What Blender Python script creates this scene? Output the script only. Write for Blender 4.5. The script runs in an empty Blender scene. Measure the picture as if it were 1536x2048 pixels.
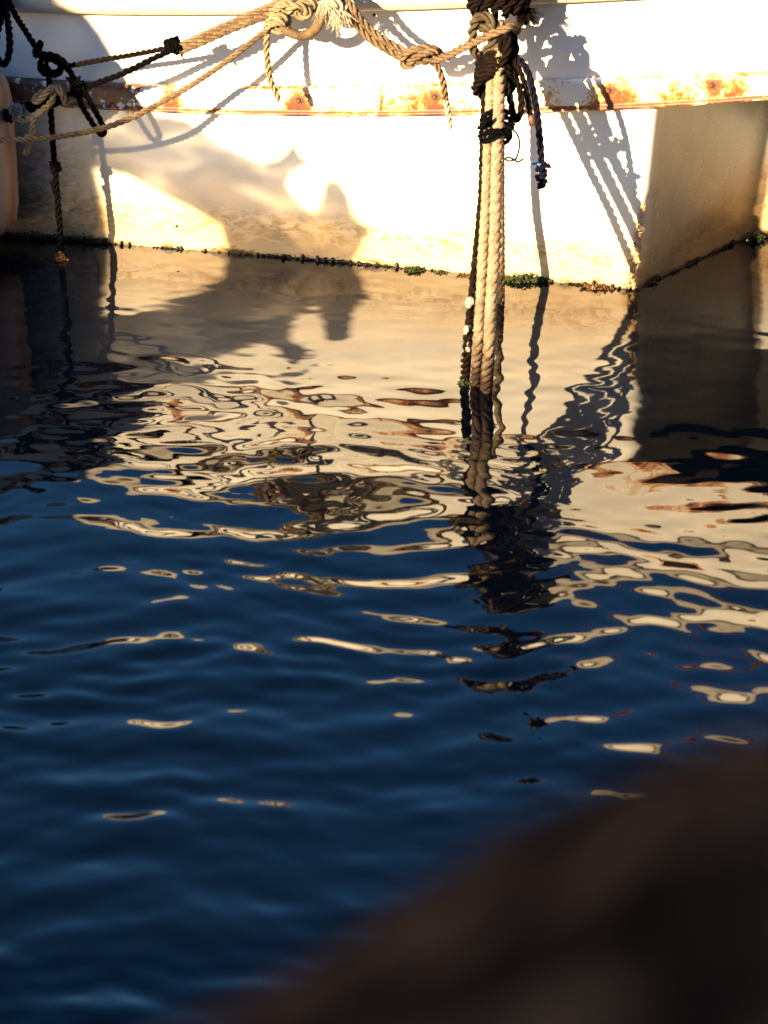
import bpy, bmesh, math, random
import numpy as np
from mathutils import Vector, noise, Matrix
random.seed(7)
R = math.radians
C = bpy.context.scene.collection

# ---------------------------------------------------------------- camera, sky, sun
CAM = Vector((0.0, -4.70, 1.71)); PITCH = R(25.62); FPX = 5000.0
cam_d = bpy.data.cameras.new('camera'); cam = bpy.data.objects.new('camera', cam_d); C.objects.link(cam)
cam.location = CAM; cam.rotation_euler = (R(90) - PITCH, 0, 0)
cam_d.sensor_fit = 'HORIZONTAL'; cam_d.sensor_width = 24.0; cam_d.lens = 24.0 * FPX / 1536
cam_d.clip_start = 0.02; cam_d.clip_end = 4000
cam_d.dof.use_dof = True; cam_d.dof.focus_distance = 5.0; cam_d.dof.aperture_fstop = 6.3
bpy.context.scene.camera = cam

AZ, EL = R(40.8), R(17.6)                       # light travels towards +x and +y, and down
SDIR = Vector((math.sin(AZ) * math.cos(EL), math.cos(AZ) * math.cos(EL), -math.sin(EL)))
w = bpy.data.worlds.new('World'); bpy.context.scene.world = w; w.use_nodes = True
nt = w.node_tree; bg = nt.nodes['Background']
sky = nt.nodes.new('ShaderNodeTexSky'); sky.sky_type = 'NISHITA'; sky.sun_disc = False
sky.sun_elevation = EL; sky.sun_rotation = math.atan2(-SDIR.x, -SDIR.y)
sky.air_density = 1.0; sky.dust_density = 0.4; sky.ozone_density = 3.5
hs = nt.nodes.new('ShaderNodeHueSaturation'); hs.inputs['Saturation'].default_value = 1.2; nt.links.new(sky.outputs[0], hs.inputs['Color'])
nt.links.new(hs.outputs[0], bg.inputs[0]); bg.inputs[1].default_value = 0.05
sd = bpy.data.lights.new('sun', 'SUN'); sd.energy = 5.0; sd.angle = R(0.65); sd.color = (1.0, 0.73, 0.40)
so = bpy.data.objects.new('sun', sd); C.objects.link(so); so.rotation_euler = SDIR.to_track_quat('-Z', 'Y').to_euler()
so.location = (-6, -10, 6)
vs = bpy.context.scene.view_settings
vs.view_transform = 'Standard'; vs.look = 'None'; vs.gamma = 1.0; vs.exposure = 2.35
try: vs.use_curve_mapping = False
except Exception: pass
bpy.context.scene.cycles.max_bounces = 8

# ---------------------------------------------------------------- geometry of the picture
FW = Vector((0, math.cos(PITCH), -math.sin(PITCH))); UP = Vector((0, math.sin(PITCH), math.cos(PITCH)))
def ray(u, v): return (FW + Vector((1, 0, 0)) * ((u - 768) / FPX) + UP * ((1024 - v) / FPX))
def at_water(u, v, z=0.0):
    d = ray(u, v); return CAM + d * ((z - CAM.z) / d.z)
WL = [(-200, 463), (0, 470), (200, 482), (400, 497), (600, 517), (850, 543), (1100, 568), (1268, 582), (1536, 604)]
_p = [at_water(*q) for q in WL]
_cf = np.polyfit([p.x for p in _p], [p.y for p in _p], 2)
def hull_y(x):
    xc = max(-1.1, min(1.1, x)); b = float(np.polyval(_cf, xc)); s = float(np.polyval(np.polyder(_cf), xc))
    e = abs(x) - 1.1
    return b + s * (x - xc) + (0.06 * e * e if e > 0 else 0)
def at(u, v, d=0.0):
    """point seen at pixel u,v which stands d metres in front of the boat's side"""
    r = ray(u, v); t = (hull_y(0) - d - CAM.y) / r.y
    for _ in range(12):
        p = CAM + r * t; t += (hull_y(p.x) - d - p.y) / r.y * 0.9
    return CAM + r * t

# ---------------------------------------------------------------- helpers
def tag(o, label=None, cat=None, group=None, kind=None):
    if label: o['label'] = label
    if cat: o['category'] = cat
    if group: o['group'] = group
    if kind: o['kind'] = kind
    return o
def mesh_obj(name, verts, faces, m, parent=None, smooth=True):
    me = bpy.data.meshes.new(name); me.from_pydata([tuple(v) for v in verts], [], faces); me.update()
    if smooth: me.shade_smooth()
    me.materials.append(m); o = bpy.data.objects.new(name, me); C.objects.link(o)
    if parent: o.parent = parent
    return o
def empty(name, loc=(0, 0, 0)):
    o = bpy.data.objects.new(name, None); C.objects.link(o); o.location = loc; o.empty_display_size = 0.1; return o
def set_parent(o, p):
    o.parent = p; o.matrix_parent_inverse = Matrix.Translation(-Vector(p.location))
    return o
class MB:
    def __init__(s): s.v = []; s.f = []
    def add(s, vs_, fs): b = len(s.v); s.v += [tuple(q) for q in vs_]; s.f += [tuple(i + b for i in f) for f in fs]
    def tube(s, pts, rad, n=8, cap=True):
        pts = [Vector(p) for p in pts]; T, N, B = frames(pts); vs_ = []; fs = []
        for i, p in enumerate(pts):
            r = rad(i / (len(pts) - 1)) if callable(rad) else rad
            for k in range(n):
                a = 2 * math.pi * k / n; vs_.append(p + (N[i] * math.cos(a) + B[i] * math.sin(a)) * r)
        for i in range(len(pts) - 1):
            for k in range(n):
                fs.append((i * n + k, i * n + (k + 1) % n, (i + 1) * n + (k + 1) % n, (i + 1) * n + k))
        if cap: fs.append(tuple(range(n - 1, -1, -1))); fs.append(tuple((len(pts) - 1) * n + k for k in range(n)))
        s.add(vs_, fs)
    def build(s, name, m, parent=None, smooth=True): return mesh_obj(name, s.v, s.f, m, parent, smooth)
def frames(pts):
    n = len(pts); T = []
    for i in range(n):
        a = pts[max(i - 1, 0)]; b = pts[min(i + 1, n - 1)]; t = (b - a)
        T.append(t.normalized() if t.length > 1e-9 else Vector((0, 0, 1)))
    up = Vector((0, 0, 1)) if abs(T[0].z) < 0.9 else Vector((1, 0, 0))
    N = [(up - T[0] * up.dot(T[0])).normalized()]
    for i in range(1, n):
        q = N[-1] - T[i] * N[-1].dot(T[i]); N.append(q.normalized())
    return T, N, [T[i].cross(N[i]) for i in range(n)]
def smooth_path(pts, step):
    """Catmull-Rom through pts, resampled at an even step"""
    pts = [Vector(p) for p in pts]
    P = [pts[0] * 2 - pts[1]] + pts + [pts[-1] * 2 - pts[-2]]; out = []
    for i in range(1, len(P) - 2):
        a, b, c, d = P[i - 1:i + 3]; n = max(2, int((c - b).length / (step * 0.5)))
        for k in range(n):
            t = k / n; out.append(0.5 * ((2 * b) + (c - a) * t + (2 * a - 5 * b + 4 * c - d) * t * t + (3 * b - a - 3 * c + d) * t ** 3))
    out.append(pts[-1]); res = [out[0]]; acc = 0
    for i in range(1, len(out)):
        seg = out[i] - out[i - 1]; L = seg.length; pos = step - acc
        while pos <= L: res.append(out[i - 1] + seg * (pos / L)); pos += step
        acc = L - (pos - step) if L > 0 else acc
    if (res[-1] - out[-1]).length > step * 0.3: res.append(out[-1])
    return res

# ---------------------------------------------------------------- materials
def new_mat(name):
    m = bpy.data.materials.new(name); m.use_nodes = True
    return m, m.node_tree, m.node_tree.nodes['Principled BSDF']
def N(nt, t, **kw):
    n = nt.nodes.new(t)
    for k, v in kw.items(): setattr(n, k, v)
    return n
def ramp(nt, fac, stops):
    r = N(nt, 'ShaderNodeValToRGB'); e = r.color_ramp.elements
    while len(e) < len(stops): e.new(0.5)
    for i, (p, c) in enumerate(stops):
        e[i].position = p; e[i].color = (*c, 1) if len(c) == 3 else c
    nt.links.new(fac, r.inputs[0]); return r.outputs[0]
def nz(nt, scale, detail=4, rough=0.55, stretch=None, dist=0):
    n = N(nt, 'ShaderNodeTexNoise'); n.inputs['Scale'].default_value = scale; n.inputs['Detail'].default_value = detail
    n.inputs['Roughness'].default_value = rough; n.inputs['Distortion'].default_value = dist
    g = N(nt, 'ShaderNodeNewGeometry')
    if stretch:
        mp = N(nt, 'ShaderNodeMapping'); mp.inputs['Scale'].default_value = stretch
        nt.links.new(g.outputs['Position'], mp.inputs[0]); nt.links.new(mp.outputs[0], n.inputs[0])
    else: nt.links.new(g.outputs['Position'], n.inputs[0])
    return n.outputs[0]
def math_(nt, op, a, b=None, c=None, clamp=False):
    n = N(nt, 'ShaderNodeMath', operation=op); n.use_clamp = clamp
    for i, x in enumerate((a, b, c)):
        if x is None: continue
        if isinstance(x, (int, float)): n.inputs[i].default_value = x
        else: nt.links.new(x, n.inputs[i])
    return n.outputs[0]
def mixc(nt, f, a, b, blend='MIX'):
    n = N(nt, 'ShaderNodeMix', data_type='RGBA', blend_type=blend)
    for i, x in ((0, f), (6, a), (7, b)):
        if isinstance(x, (int, float)): n.inputs[i].default_value = x
        elif isinstance(x, tuple): n.inputs[i].default_value = (*x, 1)
        else: nt.links.new(x, n.inputs[i])
    return n.outputs[2]
def bump(nt, bs, h, dist=0.001, strength=1.0):
    b = N(nt, 'ShaderNodeBump'); b.inputs['Distance'].default_value = dist; b.inputs['Strength'].default_value = strength
    nt.links.new(h, b.inputs['Height']); nt.links.new(b.outputs[0], bs.inputs['Normal'])
def posz(nt):
    g = N(nt, 'ShaderNodeNewGeometry'); s = N(nt, 'ShaderNodeSeparateXYZ'); nt.links.new(g.outputs['Position'], s.inputs[0]); return s.outputs[2], s.outputs[0]

def rope_mat(name, ca, cb, rough=0.85, wet=False, spec=0.3):
    m, nt, b = new_mat(name)
    col = ramp(nt, nz(nt, 55, 5, 0.65), [(0.32, cb), (0.62, ca)])
    col = mixc(nt, ramp(nt, nz(nt, 420, 3, .7), [(0.40, (0, 0, 0)), (0.6, (1, 1, 1))]), mixc(nt, 1.0, col, (0.45, 0.40, 0.34), 'MULTIPLY'), col)
    if wet:
        z, _ = posz(nt)
        f = math_(nt, 'ADD', z, math_(nt, 'MULTIPLY', nz(nt, 30, 3), 0.16))
        k = ramp(nt, f, [(0.11, (1, 1, 1)), (0.25, (0, 0, 0))])
        col = mixc(nt, k, col, ramp(nt, nz(nt, 120, 3), [(0.35, tuple(wet * q_ for q_ in (0.010, 0.006, 0.004))), (0.65, tuple(wet * q_ for q_ in (0.042, 0.019, 0.008)))]))
    nt.links.new(col, b.inputs['Base Color']); b.inputs['Roughness'].default_value = rough
    b.inputs['Specular IOR Level'].default_value = spec
    bump(nt, b, nz(nt, 520, 4, 0.75), 0.002, 1.0)
    return m
M_TAN = rope_mat('tan_rope', (0.25, 0.175, 0.105), (0.12, 0.08, 0.045))
M_TANWET = rope_mat('tan_mooring_rope', (0.46, 0.37, 0.26), (0.30, 0.22, 0.145), wet=1.0)
M_CREAM = rope_mat('cream_rope', (0.40, 0.32, 0.20), (0.22, 0.165, 0.09))
M_WHITE = rope_mat('bleached_rope', (0.72, 0.66, 0.55), (0.5, 0.42, 0.3))
M_OLIVE = rope_mat('olive_rope', (0.12, 0.092, 0.05), (0.045, 0.032, 0.02))
M_DARK = rope_mat('black_rope', (0.0022, 0.0020, 0.0032), (0.0009, 0.0009, 0.0014), 0.6, spec=0.04)
M_NAVY = rope_mat('navy_rope', (0.009, 0.010, 0.030), (0.006, 0.004, 0.007), 0.65, spec=0.04)
M_BROWN = rope_mat('dark_brown_rope', (0.016, 0.010, 0.008), (0.005, 0.0035, 0.003), 0.8, spec=0.04)
M_DWET = rope_mat('dark_mooring_rope', (0.018, 0.013, 0.010), (0.005, 0.004, 0.003), 0.7, wet=0.35, spec=0.04)
M_ORANGE = rope_mat('orange_rope', (0.34, 0.09, 0.018), (0.2, 0.05, 0.01))
M_BLUEGREY = rope_mat('blue_grey_rope', (0.30, 0.33, 0.36), (0.16, 0.17, 0.19))

def plain(name, col, rough=0.6, metal=0.0, nscale=60, var=0.5, bmp=0.0):
    m, nt, b = new_mat(name)
    c = mixc(nt, ramp(nt, nz(nt, nscale, 4), [(0.35, (0, 0, 0)), (0.65, (1, 1, 1))]), tuple(x * var for x in col), col)
    nt.links.new(c, b.inputs['Base Color']); b.inputs['Roughness'].default_value = rough; b.inputs['Metallic'].default_value = metal
    if bmp: bump(nt, b, nz(nt, nscale * 3, 4), bmp)
    return m

# hull paint: white gelcoat, amber staining low down, algae right at the water
def hull_mat():
    m, nt, b = new_mat('white_gelcoat')
    z, x = posz(nt)
    n1 = nz(nt, 9, 6, 0.62, (1, 1, 1.6)); n2 = nz(nt, 38, 5, 0.7, (0.7, 1, 1.6), 1.2); n3 = nz(nt, 3.0, 3)
    base = ramp(nt, n3, [(0.3, (0.74, 0.71, 0.66)), (0.7, (0.80, 0.79, 0.76))])
    zz = math_(nt, 'ADD', z, math_(nt, 'MULTIPLY', math_(nt, 'SUBTRACT', n1, 0.5), 0.16))
    f1 = ramp(nt, zz, [(0.03, (1, 1, 1)), (0.21, (0, 0, 0))])                 # wide amber tide
    c = mixc(nt, f1, base, (0.68, 0.48, 0.25))
    bandz = math_(nt, 'ABSOLUTE', math_(nt, 'SUBTRACT', z, 0.062))
    f2 = math_(nt, 'MULTIPLY', ramp(nt, bandz, [(0.0, (1, 1, 1)), (0.050, (0, 0, 0))]), ramp(nt, n2, [(0.44, (0, 0, 0)), (0.60, (1, 1, 1))]))
    c = mixc(nt, math_(nt, 'MULTIPLY', f2, 0.85), c, (0.36, 0.20, 0.035))
    z3 = math_(nt, 'ADD', math_(nt, 'ADD', z, math_(nt, 'MULTIPLY', math_(nt, 'SUBTRACT', n1, 0.5), 0.06)), math_(nt, 'MULTIPLY', math_(nt, 'SUBTRACT', n2, 0.5), 0.040))
    f3 = ramp(nt, z3, [(0.0, (1, 1, 1)), (0.010, (0, 0, 0))])
    c = mixc(nt, f3, c, (0.10, 0.055, 0.016))
    # grime spots and dark scratches
    vo = N(nt, 'ShaderNodeTexVoronoi'); vo.inputs['Scale'].default_value = 60
    g = N(nt, 'ShaderNodeNewGeometry'); nt.links.new(g.outputs['Position'], vo.inputs[0])
    sp = math_(nt, 'MULTIPLY', ramp(nt, vo.outputs['Distance'], [(0.03, (1, 1, 1)), (0.055, (0, 0, 0))]), ramp(nt, nz(nt, 5, 2), [(0.58, (0, 0, 0)), (0.62, (1, 1, 1))]))
    c = mixc(nt, math_(nt, 'MULTIPLY', sp, 0.6), c, (0.12, 0.06, 0.02))
    af = N(nt, 'ShaderNodeAttribute'); af.attribute_name = 'shade_flecks'
    c = mixc(nt, math_(nt, 'MULTIPLY', af.outputs['Fac'], 0.8), c, mixc(nt, ramp(nt, nz(nt, 12, 5, .65, (1, 1, 1), .6), [(.4, (0, 0, 0)), (.62, (1, 1, 1))]), (0.075, 0.074, 0.060), (0.14, 0.132, 0.105)))  # darkens the return face's colour to stand in for its shade
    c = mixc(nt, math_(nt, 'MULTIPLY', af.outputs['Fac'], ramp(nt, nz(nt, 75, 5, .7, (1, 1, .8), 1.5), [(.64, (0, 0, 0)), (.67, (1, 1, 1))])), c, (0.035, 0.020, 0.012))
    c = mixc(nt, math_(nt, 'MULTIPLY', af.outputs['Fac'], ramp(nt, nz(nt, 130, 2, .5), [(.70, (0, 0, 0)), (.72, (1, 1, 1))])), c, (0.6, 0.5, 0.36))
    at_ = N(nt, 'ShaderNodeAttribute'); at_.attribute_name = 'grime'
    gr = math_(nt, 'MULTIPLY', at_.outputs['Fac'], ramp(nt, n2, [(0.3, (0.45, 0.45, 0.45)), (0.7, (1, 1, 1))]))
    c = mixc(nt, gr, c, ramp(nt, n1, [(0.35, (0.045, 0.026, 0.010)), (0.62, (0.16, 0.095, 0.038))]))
    nt.links.new(c, b.inputs['Base Color']); b.inputs['Roughness'].default_value = 0.42
    bump(nt, b, math_(nt, 'ADD', nz(nt, 5, 2), math_(nt, 'MULTIPLY', nz(nt, 160, 4, 0.7), 0.05)), 0.006, 0.5)
    return m
M_HULL = hull_mat()
def rust_mat():
    m, nt, b = new_mat('rusting_white_paint')
    a = N(nt, 'ShaderNodeAttribute'); a.attribute_name = 'rust'
    n = nz(nt, 70, 6, 0.7, None, 0.8); n2 = nz(nt, 320, 3, 0.7)
    v = math_(nt, 'ADD', a.outputs['Fac'], math_(nt, 'MULTIPLY', math_(nt, 'SUBTRACT', n, 0.5), 1.05))
    v = math_(nt, 'ADD', v, math_(nt, 'MULTIPLY', math_(nt, 'SUBTRACT', n2, 0.5), 0.2))
    col = ramp(nt, v, [(0.19, (0.79, 0.75, 0.67)), (0.31, (0.60, 0.34, 0.10)), (0.41, (0.33, 0.085, 0.008)), (0.54, (0.15, 0.030, 0.005)), (0.85, (0.03, 0.012, 0.008))])
    f = N(nt, 'ShaderNodeAttribute'); f.attribute_name = 'flake'
    fv = math_(nt, 'ADD', f.outputs['Fac'], math_(nt, 'MULTIPLY', math_(nt, 'SUBTRACT', nz(nt, 45, 4, 0.6), 0.5), 0.9))
    fm = ramp(nt, fv, [(0.55, (0, 0, 0)), (0.60, (1, 1, 1))])
    col = mixc(nt, fm, col, ramp(nt, nz(nt, 60, 5), [(0.36, (0.03, 0.016, 0.014)), (0.46, (0.16, 0.035, 0.012)), (0.53, (0.10, 0.065, 0.055)), (0.585, (0.09, 0.07, 0.07)), (0.60, (0.24, 0.05, 0.015)), (0.625, (0.75, 0.68, 0.60))]))
    nt.links.new(col, b.inputs['Base Color']); b.inputs['Roughness'].default_value = 0.5
    bump(nt, b, math_(nt, 'ADD', math_(nt, 'MULTIPLY', fm, -1.0), math_(nt, 'MULTIPLY', n, 0.6)), 0.0012, 0.9)
    return m
M_RUST = rust_mat()
M_GUNW = plain('cream_gunwale_paint', (0.50, 0.46, 0.38), 0.45, 0, 14, 0.8)
M_DECK = plain('deck_paint', (0.60, 0.57, 0.50), 0.6, 0, 10, 0.85)
M_IRON = plain('rusty_iron', (0.16, 0.06, 0.025), 0.75, 0.2, 220, 0.3, 0.001)
M_BLACK = plain('black_iron', (0.02, 0.018, 0.018), 0.5, 0.3, 90, 0.6, 0.001)

# ---------------------------------------------------------------- water
def water_heights(X, Y):
    rs = np.random.RandomState(11)
    # slow warp keeps the ripples from looking like ruled waves
    wx = np.zeros_like(X); wy = np.zeros_like(X)
    for i in range(8):
        L = rs.uniform(0.45, 1.3); th = rs.uniform(0, 2 * math.pi); ph = rs.uniform(0, 6.28, 2); k = 2 * math.pi / L
        s = k * (X * math.cos(th) + Y * math.sin(th)); wx += 0.010 * np.sin(s + ph[0]); wy += 0.008 * np.sin(s + ph[1])
    env = np.zeros_like(X)
    for i in range(10):
        L = rs.uniform(0.5, 1.4); th = rs.uniform(0, 2 * math.pi); k = 2 * math.pi / L
        env += 0.12 * np.sin(k * (X * math.cos(th) + 1.6 * Y * math.sin(th)) + rs.uniform(0, 6.28))
    hx = np.clip(X, -1.4, 1.4)
    D = np.polyval(_cf, hx) - Y                                   # metres from the boat's side
    D = np.clip(D, 0, 60)
    def ss(a, b): t = np.clip((D - a) / (b - a), 0, 1); return t * t * (3 - 2 * t)
    left = np.clip((-X - 0.1) / 0.8, 0, 1)
    A = 0.0125 + 0.0100 * ss(0.35, 0.90) + 0.041 * ss(0.95, 1.8) + 0.006 * left * ss(0.2, 0.9)
    A = A * (0.35 + 0.65 * ss(0.02, 0.28))
    A = A * (1 + 0.30 * np.clip(X / 0.5, 0, 1) * ss(1.0, 1.6))
    A = A * np.clip(1 + env, 0.35, 1.8)
    H = np.zeros_like(X)
    Xw = X + wx; Yw = Y + wy
    n = 46; 
    for i in range(n):                                           # main ripples, crests mostly along the hull
        L = math.exp(rs.uniform(math.log(0.042), math.log(0.21))); th = math.pi / 2 + rs.normal(0, 0.35)
        k = 2 * math.pi / L; s = A * math.sqrt(2 / n)
        H += s / k * np.sin(k * (Xw * math.cos(th) + Yw * math.sin(th)) + rs.uniform(0, 6.28))
    n = 16
    for i in range(n):                                           # fine shivers
        L = math.exp(rs.uniform(math.log(0.026), math.log(0.075))); th = math.pi / 2 + rs.normal(0, 0.6)
        k = 2 * math.pi / L; s = (0.0092 + 0.004 * ss(0.6, 1.0) * (1 - 0.6 * ss(1.3, 2.0))) * math.sqrt(2 / n) * np.clip(1 + 1.4 * env, 0.15, 2.2)
        H += s / k * np.sin(k * (Xw * math.cos(th) + Yw * math.sin(th)) + rs.uniform(0, 6.28))
    n = 14
    for i in range(n):                                           # cross ripples that bend upright reflections sideways
        L = math.exp(rs.uniform(math.log(0.11), math.log(0.36))); th = rs.normal(0, 0.55); k = 2 * math.pi / L
        s = 0.0135 * (0.40 + 0.75 * ss(0.30, 0.75)) * math.sqrt(2 / n) * np.clip(1 + env, 0.4, 1.8)
        H += s / k * np.sin(k * (Xw * math.cos(th) + Yw * math.sin(th)) + rs.uniform(0, 6.28))
    n = 10
    for i in range(n):                                           # long gentle swell
        L = rs.uniform(0.6, 2.5); th = rs.uniform(0, math.pi); k = 2 * math.pi / L
        H += 0.004 * math.sqrt(2 / n) * (0.15 + ss(0.2, 1.2)) / k * np.sin(k * (X * math.cos(th) + Y * math.sin(th)) + rs.uniform(0, 6.28))
    return H
def axis(lo, hi, step, far, grow=1.25):
    core = list(np.arange(lo, hi + step, step)); a = []; s = step; x = lo
    while x > -far: s *= grow; x -= s; a.append(x)
    b = []; s = step; x = core[-1]
    while x < far: s *= grow; x += s; b.append(x)
    return np.array(a[::-1] + core + b)
xs = axis(-1.25, 1.25, 0.0065, 1500); ys = axis(-3.0, 0.42, 0.0045, 1500)
X, Y = np.meshgrid(xs, ys)
H = water_heights(X, Y)
fade = np.clip(1 - (np.maximum(np.abs(X) - 1.3, 0) + np.maximum(np.abs(Y + 1.3) - 1.8, 0)) / 1.5, 0, 1)
H = H * fade
nx, ny = len(xs), len(ys)
co = np.stack([X, Y, H], -1).reshape(-1, 3).astype(np.float32)
idx = np.arange(nx * ny).reshape(ny, nx)
q = np.stack([idx[:-1, :-1], idx[:-1, 1:], idx[1:, 1:], idx[1:, :-1]], -1).reshape(-1, 4)
me = bpy.data.meshes.new('water'); me.vertices.add(len(co)); me.vertices.foreach_set('co', co.ravel())
me.loops.add(q.size); me.loops.foreach_set('vertex_index', q.ravel().astype(np.int32))
me.polygons.add(len(q)); me.polygons.foreach_set('loop_start', np.arange(0, q.size, 4, dtype=np.int32))
me.polygons.foreach_set('loop_total', np.full(len(q), 4, dtype=np.int32)); me.update(calc_edges=True); me.shade_smooth()
m, nt, b = new_mat('harbour_water')
b.inputs['Base Color'].default_value = (0.0004, 0.0012, 0.0035, 1); b.inputs['Roughness'].default_value = 0.0
b.inputs['IOR'].default_value = 1.40
cap = nz(nt, 1.0, 1, .5, (11, 62, 1), .2)
gust = ramp(nt, nz(nt, 2.2, 2, .5, (1, 2, 1)), [(0.40, (0.25, 0.25, 0.25)), (0.62, (1, 1, 1))])
bump(nt, b, math_(nt, 'MULTIPLY', cap, gust), 0.00009, 1.0)
me.materials.append(m)
water = bpy.data.objects.new('water', me); C.objects.link(water); tag(water, 'dark blue rippled harbour water mirroring the white boat', None, None, 'structure')

# ---------------------------------------------------------------- the boat
boat = empty('moored_boat', (0, 0.6, 0))
tag(boat, 'old white boat side with rust-stained rubbing strake, fouled along its waterline', 'boat')
def z_at(u, v, d=0.0): return at(u, v, d)
def zcurve(pix, deg=2, d=0.0):
    P = [at(u, v, d) for u, v in pix]; return np.polyfit([p.x for p in P], [p.z for p in P], deg)
Zrb = zcurve([(0, 206), (100, 213), (300, 225), (600, 231), (870, 231), (1100, 226), (1310, 216), (1536, 200)], 3, 0.014)
Zrt = zcurve([(0, 156), (150, 165), (300, 172), (600, 174), (870, 170), (1100, 163), (1310, 153), (1536, 146)], 3, 0.014)
Zg = zcurve([(0, 25), (100, 28), (300, 30), (500, 31), (720, 26), (900, 18), (1000, 13), (1100, 9), (1300, 0), (1536, -14)], 3, 0.02)
def zf(cf, x):
    xc = max(-0.95, min(0.95, x)); return float(np.polyval(cf, xc)) + float(np.polyval(np.polyder(cf), xc)) * (x - xc) * 0.6
def nrm(x):
    e = 0.004; s = (hull_y(x + e) - hull_y(x - e)) / (2 * e); v = Vector((s, -1, 0)); return v.normalized()
XL, XR = -3.0, 3.4
def xsamp(step=0.02, lo=-0.95, hi=0.95):
    a = list(np.arange(XL, lo, 0.12)) + list(np.arange(lo, hi, step)) + list(np.arange(hi, XR + 0.06, 0.12)); return a
# lower hull: side panel, corner, shaded return, recessed panel
B0 = at_water(1268, 582); B1 = at(1310, 216, 0.0)
C0 = at_water(1495, 473); dC = hull_y(C0.x) - C0.y
C1 = at(1531, 214, dC)
def arc(p, q, r_, n):
    return [p.lerp(q, i / n) for i in range(n + 1)]
def plan(low):
    Bc = B0 if low else B1; Cc = C0 if low else Vector((C1.x, C0.y + 0.01, C1.z))
    side = [Vector((x, hull_y(x), 0)) for x in xsamp(0.01, -0.95, 0.30) if x < 0.30]
    x0 = 0.30; nS = 16
    for i in range(nS + 1):
        t = i / nS; x = x0 + (Bc.x - 0.015 - x0) * t; side.append(Vector((x, hull_y(x), 0)))
    Bp = Vector((Bc.x, hull_y(Bc.x), 0)); Cp = Vector((Cc.x, Cc.y, 0))
    e1 = Bp.lerp(Cp, 0.04)
    s0 = side[-1]
    for i in range(1, 6):
        t = i / 5; side.append(s0 * (1 - t) ** 2 + Bp * 2 * t * (1 - t) + e1 * t * t)
    e2 = Bp.lerp(Cp, 0.86)
    for i in range(1, 15): side.append(e1.lerp(e2, i / 14))
    fin = Vector((Cp.x + 0.05, Cp.y - 0.004, 0))
    for i in range(1, 9):
        t = i / 8; side.append(e2 * (1 - t) ** 2 + Cp * 2 * t * (1 - t) + fin * t * t)
    for i in range(1, 30):
        x = fin.x + i * 0.1; side.append(Vector((x, fin.y + (hull_y(x) - hull_y(fin.x)), 0)))
    return side
PL, PT = plan(True), plan(False)
rows = [-0.45, -0.2, -0.08] + [-0.02 + i * 0.0125 for i in range(38)]
zs_n = len(rows); V = []; F = []; gr = []; shade_ = []
for j in range(zs_n):
    for i in range(len(PL)):
        ztop = 0.0
        xx = PT[i].x; ztop = zf(Zrb, xx) + 0.015
        zz = rows[j] if j < 3 else -0.02 + (ztop + 0.02) * (j - 3) / (zs_n - 4)
        t = zz / ztop
        p = PL[i].lerp(PT[i], max(-0.6, t)); p.z = zz
        if PL[i].x > B0.x + .06: p.x += 0.050 * max(0, t) * (1 - min(1, t)) * min(1, (PL[i].x - B0.x - .06) / .15)
        nn = noise.noise(Vector((p.x * 6, p.y * 6, p.z * 9)))
        p.y += 0.0015 * nn
        # broken gelcoat down the corner
        dB = min(abs(p.x - (B0.x + (B1.x - B0.x) * max(t, 0))), 1) ; cr = max(0, 1 - dB / 0.022) * max(0, min(1, (0.24 - zz) / 0.12))
        if cr > 0:
            p.x += 0.011 * cr * noise.noise(Vector((p.x * 50, p.z * 60, 3))); p.y += 0.010 * cr * noise.noise(Vector((p.x * 60, p.z * 70, 9)))
        V.append(p)
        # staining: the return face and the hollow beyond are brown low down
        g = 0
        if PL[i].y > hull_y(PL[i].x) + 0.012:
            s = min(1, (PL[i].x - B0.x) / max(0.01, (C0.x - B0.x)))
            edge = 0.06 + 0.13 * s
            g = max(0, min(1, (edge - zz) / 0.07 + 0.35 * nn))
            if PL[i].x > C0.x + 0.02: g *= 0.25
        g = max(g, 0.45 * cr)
        if p.x < -0.50: g = max(g, min(0.92, (-0.50 - p.x) * 6) * max(0, min(1, (0.32 - zz + 0.05 * nn) / 0.16)))  # left end: dirt, its colour deepened further to stand in for shade
        gr.append(min(1, g)); shade_.append(min(1.0, max(0.0, (PL[i].x - B0.x) / 0.02)) if PL[i].x < C0.x + 0.02 else 0.0)
n = len(PL)
for j in range(zs_n - 1):
    for i in range(n - 1): F.append((j * n + i, j * n + i + 1, (j + 1) * n + i + 1, (j + 1) * n + i))
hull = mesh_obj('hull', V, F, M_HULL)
a9 = hull.data.attributes.new('shade_flecks', 'FLOAT', 'POINT'); a9.data.foreach_set('value', shade_)
at_ = hull.data.attributes.new('grime', 'FLOAT', 'POINT'); at_.data.foreach_set('value', gr)
set_parent(hull, boat)
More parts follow.
